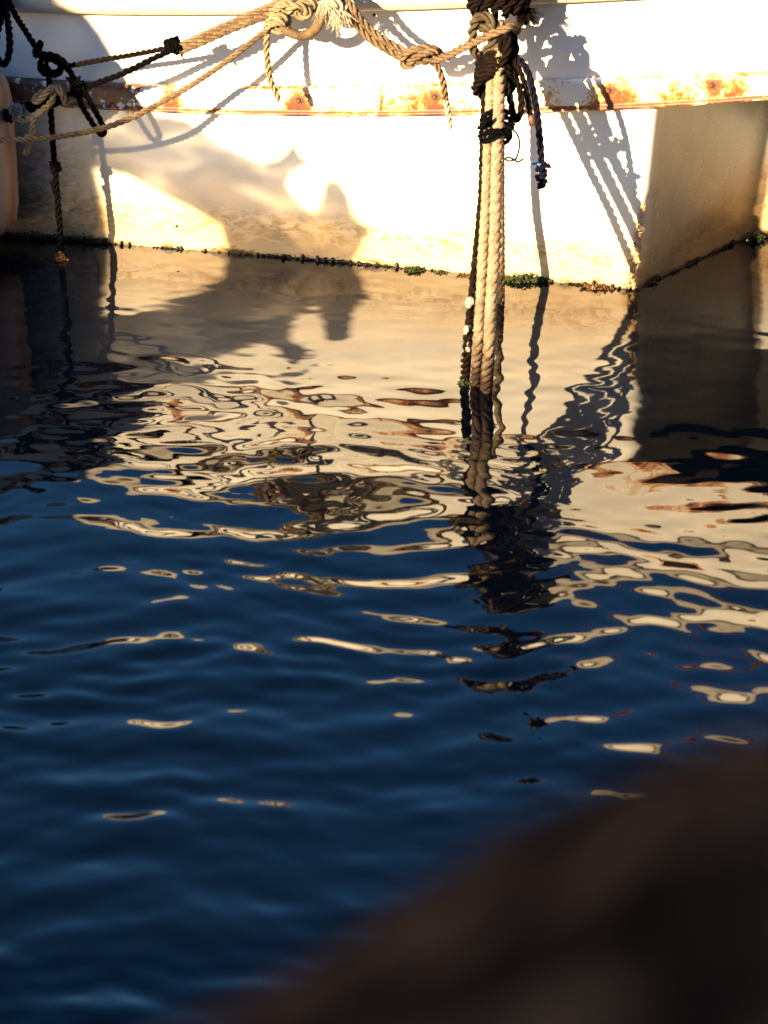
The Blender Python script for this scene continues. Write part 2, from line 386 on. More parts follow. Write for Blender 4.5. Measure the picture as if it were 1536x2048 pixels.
# upper side, deck, stern and bow closures
xs_ = xsamp(0.02); V = []; F = []
prof = lambda x: [(-0.002, zf(Zrb, x) + 0.012), (0.0, zf(Zrt, x) + 0.0), (0.0, (zf(Zrt, x) + zf(Zg, x)) / 2), (0.0, zf(Zg, x)), (0.0, zf(Zg, x) + 0.075)]
for x in xs_:
    for d, z in prof(x): V.append((x, hull_y(x) - d + 0.0008 * noise.noise(Vector((x * 5, z * 9, 0))), z))
for i in range(len(xs_) - 1):
    for k in range(4): F.append((i * 5 + k, (i + 1) * 5 + k, (i + 1) * 5 + k + 1, i * 5 + k + 1))
o = mesh_obj('topsides', V, F, M_HULL); set_parent(o, boat)
a2 = o.data.attributes.new('grime', 'FLOAT', 'POINT'); a2.data.foreach_set('value', [0.0] * len(V))
BEAM = 2.1; V = []; F = []
for x in xs_:
    z = zf(Zg, x) + 0.068
    for k in range(5): V.append((x, hull_y(x) + BEAM * k / 4 * (1 - (abs(x - 0.2) / 3.3) ** 4 * 0.7) + 0.002, z + 0.02 * math.sin(math.pi * k / 4)))
for i in range(len(xs_) - 1):
    for k in range(4): F.append((i * 5 + k, i * 5 + k + 1, (i + 1) * 5 + k + 1, (i + 1) * 5 + k))
set_parent(mesh_obj('deck', V, F, M_DECK), boat)
V = []; F = []                                                   # underside/far side, closes the boat
for x in xs_:
    z = zf(Zg, x) + 0.068; yb = hull_y(x) + BEAM * (1 - (abs(x - 0.2) / 3.3) ** 4 * 0.7) + 0.002
    V += [(x, yb, z), (x, yb - 0.1, -0.4)]
for i in range(len(xs_) - 1): F.append((2 * i, 2 * i + 1, 2 * i + 3, 2 * i + 2))
for e in (0, -1):
    x = xs_[e]; b0 = len(V); z = zf(Zg, x) + 0.068; yb = hull_y(x) + BEAM * (1 - (abs(x - 0.2) / 3.3) ** 4 * 0.7)
    V += [(x, hull_y(x), z), (x, yb, z), (x, yb, -0.4), (x, hull_y(x), -0.4)]; F.append((b0, b0 + 1, b0 + 2, b0 + 3))
o = mesh_obj('far_side', V, F, M_HULL, smooth=False); set_parent(o, boat)

BOLTS = [(600, 201), (872, 194), (1220, 181), (1427, 170), (228, 212), (40, 190), (-250, 190), (1800, 150)]
bw = [at(u, v, 0.014) for u, v in BOLTS]
def strip(name, prof, mtl, attrs=None, step=0.004):
    xs2 = xsamp(step); V = []; F = []; n = None; A1 = []; A2 = []
    for x in xs2:
        nn = nrm(x); pr = prof(x); n = len(pr)
        for k, (d, z) in enumerate(pr):
            p = Vector((x, hull_y(x), z)) + nn * d
            V.append(p)
            if attrs: a, b_ = attrs(p, k / (n - 1), x); A1.append(a); A2.append(b_)
    for i in range(len(xs2) - 1):
        for k in range(n - 1): F.append((i * n + k, (i + 1) * n + k, (i + 1) * n + k + 1, i * n + k + 1))
    o = mesh_obj(name, V, F, mtl)
    if attrs:
        q1 = o.data.attributes.new('rust', 'FLOAT', 'POINT'); q1.data.foreach_set('value', A1)
        q2 = o.data.attributes.new('flake', 'FLOAT', 'POINT'); q2.data.foreach_set('value', A2)
    return set_parent(o, boat)
def rail_prof(x):
    zb, zt = zf(Zrb, x), zf(Zrt, x); h = zt - zb; wv = 0.0007 * noise.noise(Vector((x * 18, 1, 0)))
    wv2 = 0.0012 * noise.noise(Vector((x * 30, 5, 0)))
    p = [(-0.001, zb - 0.001), (0.010, zb - 0.001 + wv2), (0.0165, zb + 0.001 + wv2), (0.018, zb + 0.004 + wv2), (0.0165, zb + 0.007), (0.0135, zb + 0.009)]
    for i in range(1, 12): p.append((0.0135 + wv + 0.0008 * math.sin(math.pi * i / 12), zb + 0.009 + (h - 0.014) * i / 12))
    p += [(0.012, zt - 0.003), (0.008, zt - 0.0005 + wv2), (-0.001, zt + 0.0005)]
    return p
FL0, FL1 = at(-40, 200, 0).x, at(312, 200, 0).x
STAINS = [(600, 32, 1.3), (872, 42, 1.15), (840, 50, .8), (1220, 46, 1.1), (1180, 30, .8), (1427, 34, 1.0), (345, 24, 1.2), (780, 60, 0.65), (930, 30, 0.5), (1325, 60, 0.8), (1395, 45, 0.65), (1090, 30, .5), (680, 30, .5)]
def rail_attr(p, t, x):
    zb, zt = zf(Zrb, x), zf(Zrt, x); h = (p.z - zb) / (zt - zb); r = 0.0
    for (bu, bv), bp in zip(BOLTS, bw):
        d = math.hypot(p.x - bp.x, (p.z - bp.z)); r = max(r, 0.95 * math.exp(-(d / 0.012) ** 2), 0.55 * math.exp(-(d / 0.026) ** 2))
        if p.z < bp.z: r = max(r, (0.50 + .3 * noise.noise(Vector((p.x * 90, p.z * 12, 0)))) * math.exp(-((p.x - bp.x) / 0.014) ** 2))
    lown = noise.noise(Vector((x * 7, 3.3, 0)))
    for u, wd, s in STAINS:
        xc = (u - 768) / 1000.0 * 0.985; r = max(r, s * 0.62 * math.exp(-((x - xc) / (wd / 1000)) ** 2) * (0.45 + 0.55 * (1 - min(1, max(0, h)))))
    r = max(r, (0.52 + 0.30 * lown) * math.exp(-((h - 0.12) / 0.09) ** 2))      # rusty bottom edge
    r = max(r, (0.26 + 0.30 * lown) * math.exp(-((h - 0.97) / 0.07) ** 2))
    seam = at_x_seam; r = max(r, 0.5 * math.exp(-((x - seam) / 0.0022) ** 2))
    r += 0.06 * noise.noise(p * 14)
    fl = 0.0
    if x < FL1: fl = min(1, (FL1 - x) / 0.10) * (1.0 if x < FL1 - 0.02 else 0.8)
    if fl: fl = 0.40 + 0.45 * fl + 0.22 * noise.noise(Vector((x * 22, p.z * 30, 1)))
    return r, fl
at_x_seam = at(766, 200, 0.014).x
rail = strip('rubbing_strake', rail_prof, M_RUST, rail_attr)
def gun_prof(x):
    z = zf(Zg, x); return [(-0.001, z + 0.002), (0.006, z), (0.020, z + 0.001), (0.027, z + 0.006), (0.031, z + 0.016), (0.032, z + 0.034), (0.030, z + 0.056), (0.022, z + 0.072), (0.008, z + 0.080), (-0.02, z + 0.081), (-0.05, z + 0.078), (-0.052, z + 0.060)]
strip('gunwale', gun_prof, M_GUNW, None, 0.01)
def bolt(p, nn, r, mtl):
    mb = MB(); T = nn; Nn = Vector((0, 0, 1)); Bn = T.cross(Nn)
    pr = [(0, 1.0), (0.0015, 1.0), (0.003, 0.85), (0.0042, 0.5), (0.0036, 0.25), (0.0036, 0.01)]
    vs_ = []; fs = []; n = 14
    for d, s in pr:
        for k in range(n): a = 2 * math.pi * k / n; vs_.append(p + T * (d - 0.0008) + (Nn * math.cos(a) + Bn * math.sin(a)) * r * s)
    for j in range(len(pr) - 1):
        for k in range(n): fs.append((j * n + k, j * n + (k + 1) % n, (j + 1) * n + (k + 1) % n, (j + 1) * n + k))
    mb.add(vs_, fs); o = mb.build('bolt', mtl)
    o.parent = rail; return o
for i, bp in enumerate(bw):
    d0 = Vector((bp.x, hull_y(bp.x), bp.z)); nn = nrm(bp.x); bolt(d0 + nn * 0.0142, nn, 0.0075 if i == 4 else 0.0055, M_IRON)
nn = nrm(at(748, 30).x); p = at(748, 30, 0.001); s_ = bolt(p + nn * 0.0005, nn, 0.0028, M_BLACK); s_.name = 'screw'; set_parent(s_, boat)
# mooring post on deck with its iron horns
px_ = at(1085, 0, 0.0).x; py_ = hull_y(px_) + 0.075; pz_ = zf(Zg, px_) + 0.066
mb = MB(); pts = [Vector((px_, py_, pz_ + h)) for h in (0, 0.01, 0.05, 0.16, 0.22, 0.235, 0.25)]
rr = [0.055, 0.048, 0.042, 0.040, 0.042, 0.052, 0.03]
mb.tube(pts, lambda t: rr[min(6, int(round(t * 6)))], 24)
post = mb.build('mooring_post', M_BLACK); set_parent(post, boat)
mb = MB(); mb.tube([(px_ - 0.11, py_, pz_ + 0.17), (px_, py_, pz_ + 0.175), (px_ + 0.11, py_, pz_ + 0.17)], 0.012, 12)
o = mb.build('horn', M_BLACK); o.parent = post

# ---------------------------------------------------------------- ropes
def rope_mb(mb, pts, R_, strands=3, pitch=None, soft=False, taper0=False, taper1=False, fuzz=0.0, phase=0.0, nseg=7, wob=0.0):
    step = max(R_ * 0.55, 0.0018); path = smooth_path(pts, step)
    if len(path) < 3: return path
    if wob: path = [p + Vector((noise.noise(p * 40), noise.noise(p * 40 + Vector((9, 0, 0))), noise.noise(p * 40 + Vector((0, 9, 0))))) * wob for p in path]
    pitch = pitch or R_ * 6.6; T, Nn, Bn = frames(path); n = len(path)
    rs, off = (R_ * 0.66, R_ * 0.36) if soft else (R_ * 0.50, R_ * 0.52)
    for s in range(strands):
        vs_ = []; fs = []
        for i, p in enumerate(path):
            a = phase + 2 * math.pi * (s / strands) + 2 * math.pi * i * step / pitch
            sc = 1.0
            if taper0: sc = min(sc, 0.55 + 0.45 * i / 4)
            if taper1: sc = min(sc, 0.55 + 0.45 * (n - 1 - i) / 4)
            sc *= 1 + 0.10 * noise.noise(p * 60 + Vector((s * 5, 0, 0)))
            rad = Nn[i] * math.cos(a) + Bn[i] * math.sin(a); c = p + rad * off * sc
            tan = T[i].cross(rad)
            for k in range(nseg):
                b_ = 2 * math.pi * k / nseg; vs_.append(c + (rad * math.cos(b_) + tan * math.sin(b_)) * rs * sc)
        for i in range(n - 1):
            for k in range(nseg): fs.append((i * nseg + k, i * nseg + (k + 1) % nseg, (i + 1) * nseg + (k + 1) % nseg, (i + 1) * nseg + k))
        fs.append(tuple(range(nseg - 1, -1, -1))); fs.append(tuple((n - 1) * nseg + k for k in range(nseg)))
        mb.add(vs_, fs)
    if fuzz:
        for _ in range(int(fuzz * n)):
            i = random.randrange(n); a = random.uniform(0, 6.28); rad = Nn[i] * math.cos(a) + Bn[i] * math.sin(a)
            b0 = path[i] + rad * R_ * 0.95; L = random.uniform(0.25, 0.9) * min(R_, 0.008)
            d = (rad * random.uniform(0.3, 1) + T[i] * random.uniform(-1, 1) + Vector((0, 0, -0.3))).normalized() * L
            sd_ = T[i].cross(rad).normalized() * 0.00022
            mb.add([b0 + sd_, b0 - sd_, b0 + d * 0.6 + Vector((0, 0, -L * 0.1)), b0 + d], [(0, 1, 2), (0, 2, 3), (1, 3, 2)])
    return path
def P(pix): return [at(u, v, d) for u, v, d in pix]
def rope(pix, R_, mtl, label, cat='rope', group=None, name='mooring_rope', world=False, extra=None, **kw):
    mb = MB(); pts = pix if world else P(pix); rope_mb(mb, pts, R_, **kw)
    if extra: extra(mb)
    o = mb.build(name, mtl); tag(o, label, cat, group); return o
def coil(a, b, rad, turns, n=14, phase=0, ry=None, tilt=0.0, tdir=0.0, jit=0.0):
    """turns of rope round the axis from a to b"""
    a, b = Vector(a), Vector(b); T = (b - a).normalized(); Nn = (Vector((1, 0, 0)) - T * T.x).normalized(); Bn = T.cross(Nn)
    out = []; K = int(turns * n)
    for i in range(K + 1):
        t = i / K; an = phase + 2 * math.pi * turns * t
        r1 = rad * (1 + jit * noise.noise(Vector((i * 0.37, phase, 1)))); r2 = (ry or rad) * (1 + jit * noise.noise(Vector((i * 0.37, phase, 7))))
        out.append(a.lerp(b, t) + Nn * math.cos(an) * r1 + Bn * math.sin(an) * r2 + T * tilt * math.cos(an + tdir))
    return out
def knot_turns(mb, c, axis, R_, size, turns=3, seed=0, **kw):
    """a tight overhand-looking lump: a coil and two crossing bights about centre c"""
    ax = Vector(axis).normalized(); a = c - ax * size * 0.75; b = c + ax * size * 0.75
    rope_mb(mb, coil(a, b, size * 0.62, turns, phase=seed, tilt=R_ * 1.0, tdir=seed), R_, **kw)
    rope_mb(mb, coil(c - ax * size * 0.3, c + ax * size * 0.5, size * 0.8, 1.1, phase=seed + 2, tilt=size * 0.8, tdir=seed + 1), R_, **kw)
def frayed(mb, p, d, n=26, L=0.03, spread=0.5, th=0.0008):
    d = Vector(d).normalized()
    for _ in range(n):
        q = (d + Vector((random.uniform(-1, 1), random.uniform(-1, 1), random.uniform(-1, 1))) * spread).normalized()
        l = L * random.uniform(0.6, 1.1); k = Vector((random.uniform(-1, 1), random.uniform(-1, 1), random.uniform(-1.4, .3))) * l * 0.3
        a = p + Vector((random.uniform(-1, 1), random.uniform(-1, 1), 0)) * 0.003
        mb.tube([a, a + q * l * 0.35 + k * .15, a + q * l * 0.7 + k * .5, a + q * l + k], lambda t: th * (1.15 - 0.9 * t), 4)

# left: black lines to the middle knot
KN = (350, 92, 0.125)
def ex(mb):
    c = at(*KN); ax = (at(370, 84, .125) - at(330, 101, .125))
    for s in (0, 1.7): rope_mb(mb, coil(c - ax.normalized() * 0.012, c + ax.normalized() * 0.012, 0.0135, 2.1, phase=s, tilt=0.006, tdir=s), 0.0052)
    frayed(mb, at(362, 104, .13), (0.3, -0.3, -1), 14, 0.014, 0.5, 0.001)
rope([(345, 93, .125), (300, 103, .12), (250, 112, .115), (190, 122, .11), (140, 131, .11), (115, 128, .112)], 0.0056, M_BROWN,
     'upper of two thin dark ropes running left from the small black lashing knot', extra=None)
rope([(352, 96, .125), (330, 106, .122), (300, 120, .12), (250, 145, .12), (200, 164, .12), (165, 176, .125), (152, 172, .13)], 0.0066, M_DARK,
     'black rope with tight lashing knot where it grips the doubled tan rope', extra=ex)
# black rope from the gunwale down through the ring knot to the hanging bight
def ex(mb):
    c = at(102, 131, .12)
    rope_mb(mb, [c + Vector((math.cos(a) * 0.022, 0.004 * math.sin(3 * a), math.sin(a) * 0.021)) for a in np.linspace(0, 6.6, 26)], 0.0055)
    rope_mb(mb, [c + Vector((math.cos(a) * 0.015 + .006, -0.006 + 0.004 * math.cos(2 * a), math.sin(a) * 0.016 + .006)) for a in np.linspace(1, 8.6, 30)], 0.0052)
    rope_mb(mb, P([(78, 112, .13), (90, 108, .135), (110, 112, .137), (128, 124, .13), (138, 138, .12)]), 0.0065)
    rope_mb(mb, P([(82, 120, .11), (88, 138, .13), (98, 150, .13), (110, 148, .12), (122, 138, .11)]), 0.005)
    rope_mb(mb, P([(68, 104, .11), (74, 92, .125), (80, 84, .125), (82, 92, .11), (76, 104, .12), (70, 114, .13)]), 0.0055)
rope([(12, -8, .04), (30, 28, .05), (50, 60, .09), (70, 92, .11), (85, 112, .12), (110, 122, .12), (135, 138, .12), (150, 160, .12), (160, 176, .125)], 0.0065, M_DARK,
     'black rope falling from the gunwale into a ring-shaped knot near the fender', extra=ex)
def ex(mb):
    rope_mb(mb, P([(132, 155, .13), (140, 160, .135), (150, 168, .135), (158, 178, .13)]), 0.0042, taper0=True)
    rope_mb(mb, P([(160, 152, .13), (156, 162, .135), (150, 172, .135), (146, 182, .13), (140, 190, .12)]), 0.0045, taper0=True)
    c = at(156, 176, .127); rope_mb(mb, coil(c + Vector((0, 0, .014)), c - Vector((0, 0, .016)), 0.011, 2.6, tilt=0.003), 0.0052)
rope([(146, 165, .125), (156, 190, .125), (164, 212, .125), (178, 236, .125), (190, 254, .125), (198, 266, .126), (206, 268, .13), (208, 258, .133), (200, 240, .133), (188, 218, .133), (176, 196, .133), (164, 176, .13)], 0.0062, M_DARK,
     'black rope doubled into a long hanging bight in front of the rusty strake', extra=ex)
# black vertical line going into the water at left, with weed
def ex(mb):
    c = at(111, 335, .12); knot_turns(mb, c, (0, 0, 1), 0.0052, 0.010, 2.2, 1.0)
    rope_mb(mb, P([(104, 362, .12), (108, 380, .125), (116, 400, .12), (114, 430, .125), (122, 460, .12)]), 0.0045)
pw = at_water(122, 516); 
rope(P([(98, 150, .11), (99, 190, .11), (102, 230, .11), (106, 290, .115), (110, 340, .12), (115, 400, .122), (120, 460, .125)]) + [pw, pw + Vector((0.004, -0.02, -0.12)), pw + Vector((0.006, -0.05, -0.4))], 0.0066, M_DARK,
     'black rope dropping past the fender into the water, rust-brown weed at its foot', world=True, extra=ex, fuzz=0.5)
# cream rope with frayed whipping
def ex(mb):
    rope_mb(mb, P([(66, 232, .14), (50, 240, .135), (34, 236, .13), (22, 234, .13)]), 0.0075, strands=3)
    rope_mb(mb, P([(95, 212, .14), (72, 232, .145), (66, 250, .145), (63, 272, .145)]), 0.0062)
    c = at(60, 272, .145); rope_mb(mb, coil(c + Vector((0, 0, .005)), c - Vector((0, 0, .004)), 0.007, 1.6), 0.0038)
    frayed(mb, at(58, 282, .145), (-0.25, -0.2, -1), 30, 0.022, 0.32, 0.0016)
rope([(66, 232, .14), (90, 216, .145), (104, 202, .148), (106, 190, .14), (98, 184, .128), (84, 184, .12), (72, 196, .125), (70, 204, .135), (84, 196, .15), (100, 178, .152), (112, 174, .15), (122, 182, .15), (128, 196, .148), (130, 206, .145), (136, 203, .14), (143, 196, .138)], 0.0072, M_CREAM,
     'cream rope tied in an open loop with a frayed brush end beside the fender', extra=ex, fuzz=0.4)
rope(coil(at(58, 219, .125), at(118, 195, .125), 0.0105, 5, tilt=0.004) + P([(126, 192, .125), (150, 186, .125)]), 0.006, M_DARK,
     'black rope wound in a short coil underneath the cream loop', world=True)
rope([(40, 236, .13), (22, 222, .14), (24, 212, .145), (36, 212, .145), (44, 222, .14), (40, 234, .13)], 0.0062, M_BLUEGREY,
     'blue-grey rope end curled beside the fender')
rope(coil(at(26, 234, .128), at(8, 230, .128), 0.0085, 2.2), 0.0056, M_NAVY, 'small black lashing around the end of the blue-grey rope', world=True)
rope([(10, 232, .12), (-20, 240, .13), (-60, 250, .2), (-120, 262, .25)], 0.005, M_OLIVE, 'thin olive line leading left behind the fender', )
# long tan rope sagging to the left
def ex(mb): pass
rope([(556, 44, .10), (520, 70, .105), (470, 110, .115), (420, 146, .125), (370, 178, .135), (320, 206, .15), (270, 232, .17), (220, 252, .19), (150, 268, .21), (80, 277, .23), (0, 280, .25), (-120, 278, .28), (-300, 265, .3)], 0.0062, M_TAN,
     'long thin tan rope sagging left from the upper knot across the fender', fuzz=1.2)
# doubled tan rope
rope([(356, 94, .128), (400, 74, .125), (450, 52, .115), (500, 31, .105), (545, 12, .095), (600, -10, .07), (640, -40, .03)], 0.0086, M_TAN,
     'upper strand of the doubled tan rope rising right from the black lashing', fuzz=1.0, group='doubled tan rope')
rope([(360, 103, .132), (400, 86, .13), (450, 64, .12), (500, 44, .11), (540, 29, .10), (590, 6, .08), (640, -25, .03)], 0.0078, M_TAN,
     'lower strand of the doubled tan rope rising right from the black lashing', fuzz=1.0, phase=1, group='doubled tan rope')
# knot by the hoop
c1 = at(556, 44, .11); c2 = at(572, 16, .10)
def ex(mb):
    rope_mb(mb, P([(534, 56, .12), (545, 40, .13), (562, 32, .132), (575, 40, .125), (570, 54, .12), (556, 62, .12), (545, 58, .11)]), 0.0085)
    rope_mb(mb, P([(540, 48, .135), (556, 44, .14), (572, 48, .135)]), 0.0078)
    rope_mb(mb, P([(552, 20, .11), (566, 8, .12), (584, 10, .12), (592, 22, .11), (580, 30, .115), (562, 26, .12)]), 0.008)
rope([(536, 62, .105), (534, 50, .12), (545, 36, .125), (565, 34, .12), (575, 48, .11), (562, 58, .10), (545, 52, .095), (540, 30, .10), (560, 10, .11), (590, 0, .09), (620, -30, .04)], 0.008, M_CREAM,
     'fat cream rope knot just left of the stitched hoop', extra=ex, fuzz=0.8)
rope([(534, 66, .10), (533, 90, .10), (535, 125, .10), (538, 150, .10), (545, 172, .10), (554, 190, .10), (558, 203, .10)], 0.0066, M_CREAM,
     'short cream rope tail hanging straight down below the fat knot', fuzz=0.7, taper1=True)
rope([(575, 24, .12), (590, 10, .13), (606, 14, .13), (618, 26, .125), (606, 34, .12), (592, 24, .115), (604, 4, .12), (624, 4, .12), (636, 16, .11), (630, 28, .11), (612, 22, .125)], 0.0078, M_CREAM,
     'second cream knot lying against the gunwale inside the stitched hoop', fuzz=0.8)
def hoop():
    mb = MB(); pts = smooth_path(P([(556, 40, .12), (566, 54, .12), (582, 66, .12), (603, 71, .12), (625, 63, .12), (640, 45, .12), (647, 25, .12), (650, 5, .10), (652, -20, .05)]), 0.0016)
    mb.tube(pts, 0.0088, 14)
    T, Nn, Bn = frames(pts)
    for i in range(0, len(pts) - 1, 2):                           # service turns
        ring = [pts[i] + (Nn[i] * math.cos(a) + Bn[i] * math.sin(a)) * 0.0090 + T[i] * 0.0006 * math.sin(3 * a) for a in np.linspace(0, 2 * math.pi, 13)]
        mb.tube(ring, 0.0010, 4, False)
    o = mb.build('served_hoop', M_TAN); tag(o, 'tan hoop bound with close fine twine, hanging in a U below the gunwale', 'rope hoop')
hoop()
mb = MB()
for u, v, l, n_ in ((655, 6, .030, 40), (668, 14, .036, 50), (682, 18, .040, 46), (642, 20, .022, 20), (674, 36, .024, 24)):
    frayed(mb, at(u, v, .12), (random.uniform(-.5, .3), -0.2, -0.8), n_, l, 0.75, 0.0009)
rope_mb(mb, P([(640, 12, .11), (655, 0, .12), (672, 4, .12), (686, 14, .11), (694, 20, .11)]), 0.009)
o = mb.build('frayed_rope', M_WHITE); tag(o, 'bleached white rope end frayed into a bushy tuft at the gunwale', 'rope')
# tan pair to the middle knot and on to the bundle
gp = 'paired tan rope right of the frayed tuft'
rope([(672, -12, .08), (690, 18, .10), (712, 50, .105), (740, 78, .11), (775, 100, .115), (805, 116, .12), (826, 118, .122)], 0.0078, M_TAN,
     'lower rope of the grey-tan pair curving down from the white tuft to the loose knot', fuzz=0.8)
rope([(684, -14, .09), (704, 14, .11), (726, 44, .115), (754, 70, .12), (790, 92, .125), (818, 106, .13), (840, 112, .13)], 0.0078, M_TAN,
     'upper rope of the grey-tan pair curving down from the white tuft to the loose knot', fuzz=0.8, phase=1)
def ex(mb):
    rope_mb(mb, P([(806, 118, .13), (812, 106, .14), (832, 98, .145), (856, 96, .14), (872, 99, .13), (880, 108, .125), (872, 118, .13), (850, 122, .145), (830, 124, .145), (818, 132, .135), (808, 130, .125), (806, 118, .12)]), 0.0078)
    rope_mb(mb, P([(818, 126, .15), (836, 112, .155), (856, 104, .155), (874, 104, .145)]), 0.0075)
    rope_mb(mb, P([(862, 122, .13), (874, 132, .13), (882, 150, .128), (888, 175, .125), (891, 200, .122)]), 0.0068)
rope([(846, 120, .14), (870, 118, .14), (893, 112, .145), (916, 100, .16), (940, 88, .18), (965, 76, .20), (990, 65, .215), (1015, 56, .215), (1030, 52, .19), (1034, 60, .15), (1020, 72, .12)], 0.0085, M_TAN,
     'single tan rope climbing right from the loose knot across the front of the dark bundle', extra=ex, fuzz=0.8)
rope([(891, 198, .1215), (895, 218, .12), (898, 240, .12), (901, 259, .12)], 0.0064, M_WHITE,
     'bleached white whipped end hanging below the loose knot', fuzz=0.3, taper1=True)

# ---------------------------------------------------------------- the mooring bundle that runs down into the water
TOPB = (1000, 60, .135)
def dline(v): return 0.135 + (v - 60) * 0.00076
def down(us, vw, uw, R_, mtl, label, extra_d=0.0, **kw):
    pts = P([(u, v, dline(v) + extra_d) for u, v in us]); e = at_water(uw, vw); dr = (e - pts[-1]).normalized()
    return rope(pts + [e, e + dr * 0.15, e + dr * 0.5], R_, mtl, label, world=True, soft=(mtl is M_TANWET), pitch=R_ * 5.2, **kw)
down([(975, 100), (972, 200), (968, 300), (966, 380), (960, 450), (952, 530), (943, 620), (935, 690)], 762, 929, 0.0095, M_DWET,
     'dark slimy mooring rope with shells, leftmost of the bundle entering the water', -0.02, group=None, fuzz=0.6)
down([(985, 100), (981, 200), (976, 300), (973, 400), (967, 500), (962, 600), (957, 680)], 770, 951, 0.0103, M_TANWET,
     'rust-brown mooring rope second from left in the vertical bundle', 0.015, fuzz=4.0)
down([(1000, 100), (998, 200), (995, 300), (992, 400), (989, 500), (983, 600), (978, 690)], 783, 973, 0.0116, M_TANWET,
     'pale fuzzy mooring rope at the front of the bundle, darkening towards the water', 0.03, fuzz=4.0, phase=1)
down([(991, 130), (989, 200), (986, 300), (984, 400), (980, 500), (976, 600), (972, 690)], 776, 968, 0.0080, M_TANWET,
     'slimmer pale rope wedged behind the two front bundle ropes', -0.01, fuzz=2.0, phase=2)
for du, R_, ml, lb in ((0, .0078, M_TANWET, 'pale rope falling straight down behind the bundle, ending in a weedy foot'), (9, .0052, M_OLIVE, 'thin olive line falling straight down behind the right edge of the bundle')):
    e = at_water(1000 + du * .5, 605)
    rope(P([(1000 + du * .4, 40, .085), (1001 + du * .4, 200, .095), (1000 + du * .5, 400, .105)]) + [e, e + Vector((0, -.01, -.3))], R_, ml, lb, world=True, soft=True, fuzz=1.5)
A = lambda u, v, e=0.0: at(u, v, dline(v) + e)
# olive loop left of the bundle head
rope([(995, 62, .19), (985, 42, .20), (970, 32, .20), (955, 36, .20), (946, 54, .19), (945, 78, .18), (946, 98, .17), (956, 112, .165), (966, 120, .16)], 0.0095, M_OLIVE,
     'olive-brown rope loop standing out from the left of the bundle head', fuzz=0.5)
rope([(962, 56, .19), (978, 54, .20), (988, 66, .2), (984, 84, .195), (972, 104, .19), (982, 118, .19), (992, 100, .195), (1000, 84, .19), (1002, 60, .18)], 0.0095, M_OLIVE,
     'olive rope twisted inside the head of the bundle under the tan crossing rope', fuzz=1.0)
# turns of black rope round the bundle
def ex(mb):
    rope_mb(mb, coil(A(994, 118), A(988, 142), 0.030, 2.0, phase=2.6, tilt=0.010, tdir=2.5), 0.0080, fuzz=.3)
    rope_mb(mb, P([(1010, 66, .20), (1004, 84, .215), (1008, 104, .22), (1020, 116, .21), (1030, 104, .20), (1028, 82, .20), (1020, 66, .20)]), 0.0085)
    rope_mb(mb, P([(1012, 68, .215), (1016, 86, .225), (1014, 106, .225), (1006, 122, .225), (1000, 140, .23), (1008, 160, .24), (1016, 178, .25)]), 0.0085)
rope(coil(A(994, 142), A(988, 176), 0.033, 3.0, phase=1.0, tilt=0.012, tdir=2.8, jit=0.15), 0.0085, M_BROWN,
     'thick black-brown rope wrapped in a knot around the upper bundle', world=True, extra=ex, fuzz=0.5)
rope([(1008, 150, .235), (1016, 180, .245), (1022, 205, .25), (1026, 228, .25), (1030, 240, .25), (1039, 232, .245), (1043, 210, .24), (1040, 180, .23), (1030, 156, .22), (1020, 140, .21)], 0.0070, M_BROWN,
     'black-brown rope bight hanging open at the right of the bundle', fuzz=0.4)
def ex(mb):
    rope_mb(mb, P([(968, 270, .335), (976, 262, .345), (992, 262, .355), (1010, 268, .35), (1020, 260, .335), (1024, 250, .32)]), 0.0062)
    rope_mb(mb, P([(1026, 246, .30), (1020, 258, .31), (1006, 262, .34), (990, 268, .355), (978, 278, .35), (966, 282, .33)]), 0.0058)
    rope_mb(mb, P([(956, 256, .30), (966, 250, .315), (974, 238, .335)]), 0.0058, taper0=True)
rope(coil(A(993, 238), A(990, 276), 0.027, 3.2, phase=0.5, tilt=0.006, tdir=2.2, jit=0.2), 0.0052, M_DARK,
     'black rope knotted tightly around the bundle at the height of the strake', world=True, extra=ex)
def ex(mb):
    rope_mb(mb, P([(1034, 316, .32), (1028, 320, .325), (1018, 322, .325), (1011, 318, .325), (1016, 314, .325), (1026, 318, .325), (1036, 324, .325), (1041, 321, .325), (1047, 318, .325)]), 0.0021)
rope([(1010, 250, .345), (1024, 258, .34), (1034, 268, .33), (1039, 285, .325), (1037, 303, .32), (1032, 318, .32)], 0.0021, M_NAVY,
     'thin navy twine with a tiny bow at its tip hanging off the black knot', extra=ex)
# head of the bundle: dark frayed wrapping and a tan turn
def ex(mb):
    for k in range(13):
        a = -2.9 + k * 0.40; cx = Vector((math.cos(a) * 0.052, math.sin(a) * 0.046, 0)); c = at(996, 0, .10); t = Vector((math.cos(a + .5) * 0.050, math.sin(a + .5) * 0.046, 0))
        rope_mb(mb, [c + t * 1.05 + Vector((0, 0, 0.075)), c + t * 1.12 + Vector((0, 0, .03)), c + cx * 1.02 + Vector((0, 0, -0.004)), c + cx * 0.8 + Vector((0, 0, -0.024 + 0.004 * (k % 3)))], 0.0078, fuzz=2.2, strands=3)
    frayed(mb, at(1048, 18, .10), (0.7, 0, -0.35), 34, 0.034, 0.55, 0.001)
    frayed(mb, at(1052, 24, .07), (0.4, 0, -0.8), 50, 0.022, 0.6, 0.0014)
    frayed(mb, at(1050, 14, .09), (0.4, 0, -0.8), 50, 0.026, 0.6, 0.0014)
rope(coil(at(998, -30, .09), at(998, 12, .10), 0.042, 3, phase=0, tilt=0.006), 0.0095, M_BROWN,
     'bushy dark rope wrapping that crowns the bundle at the gunwale', world=True, extra=ex, fuzz=1.5)
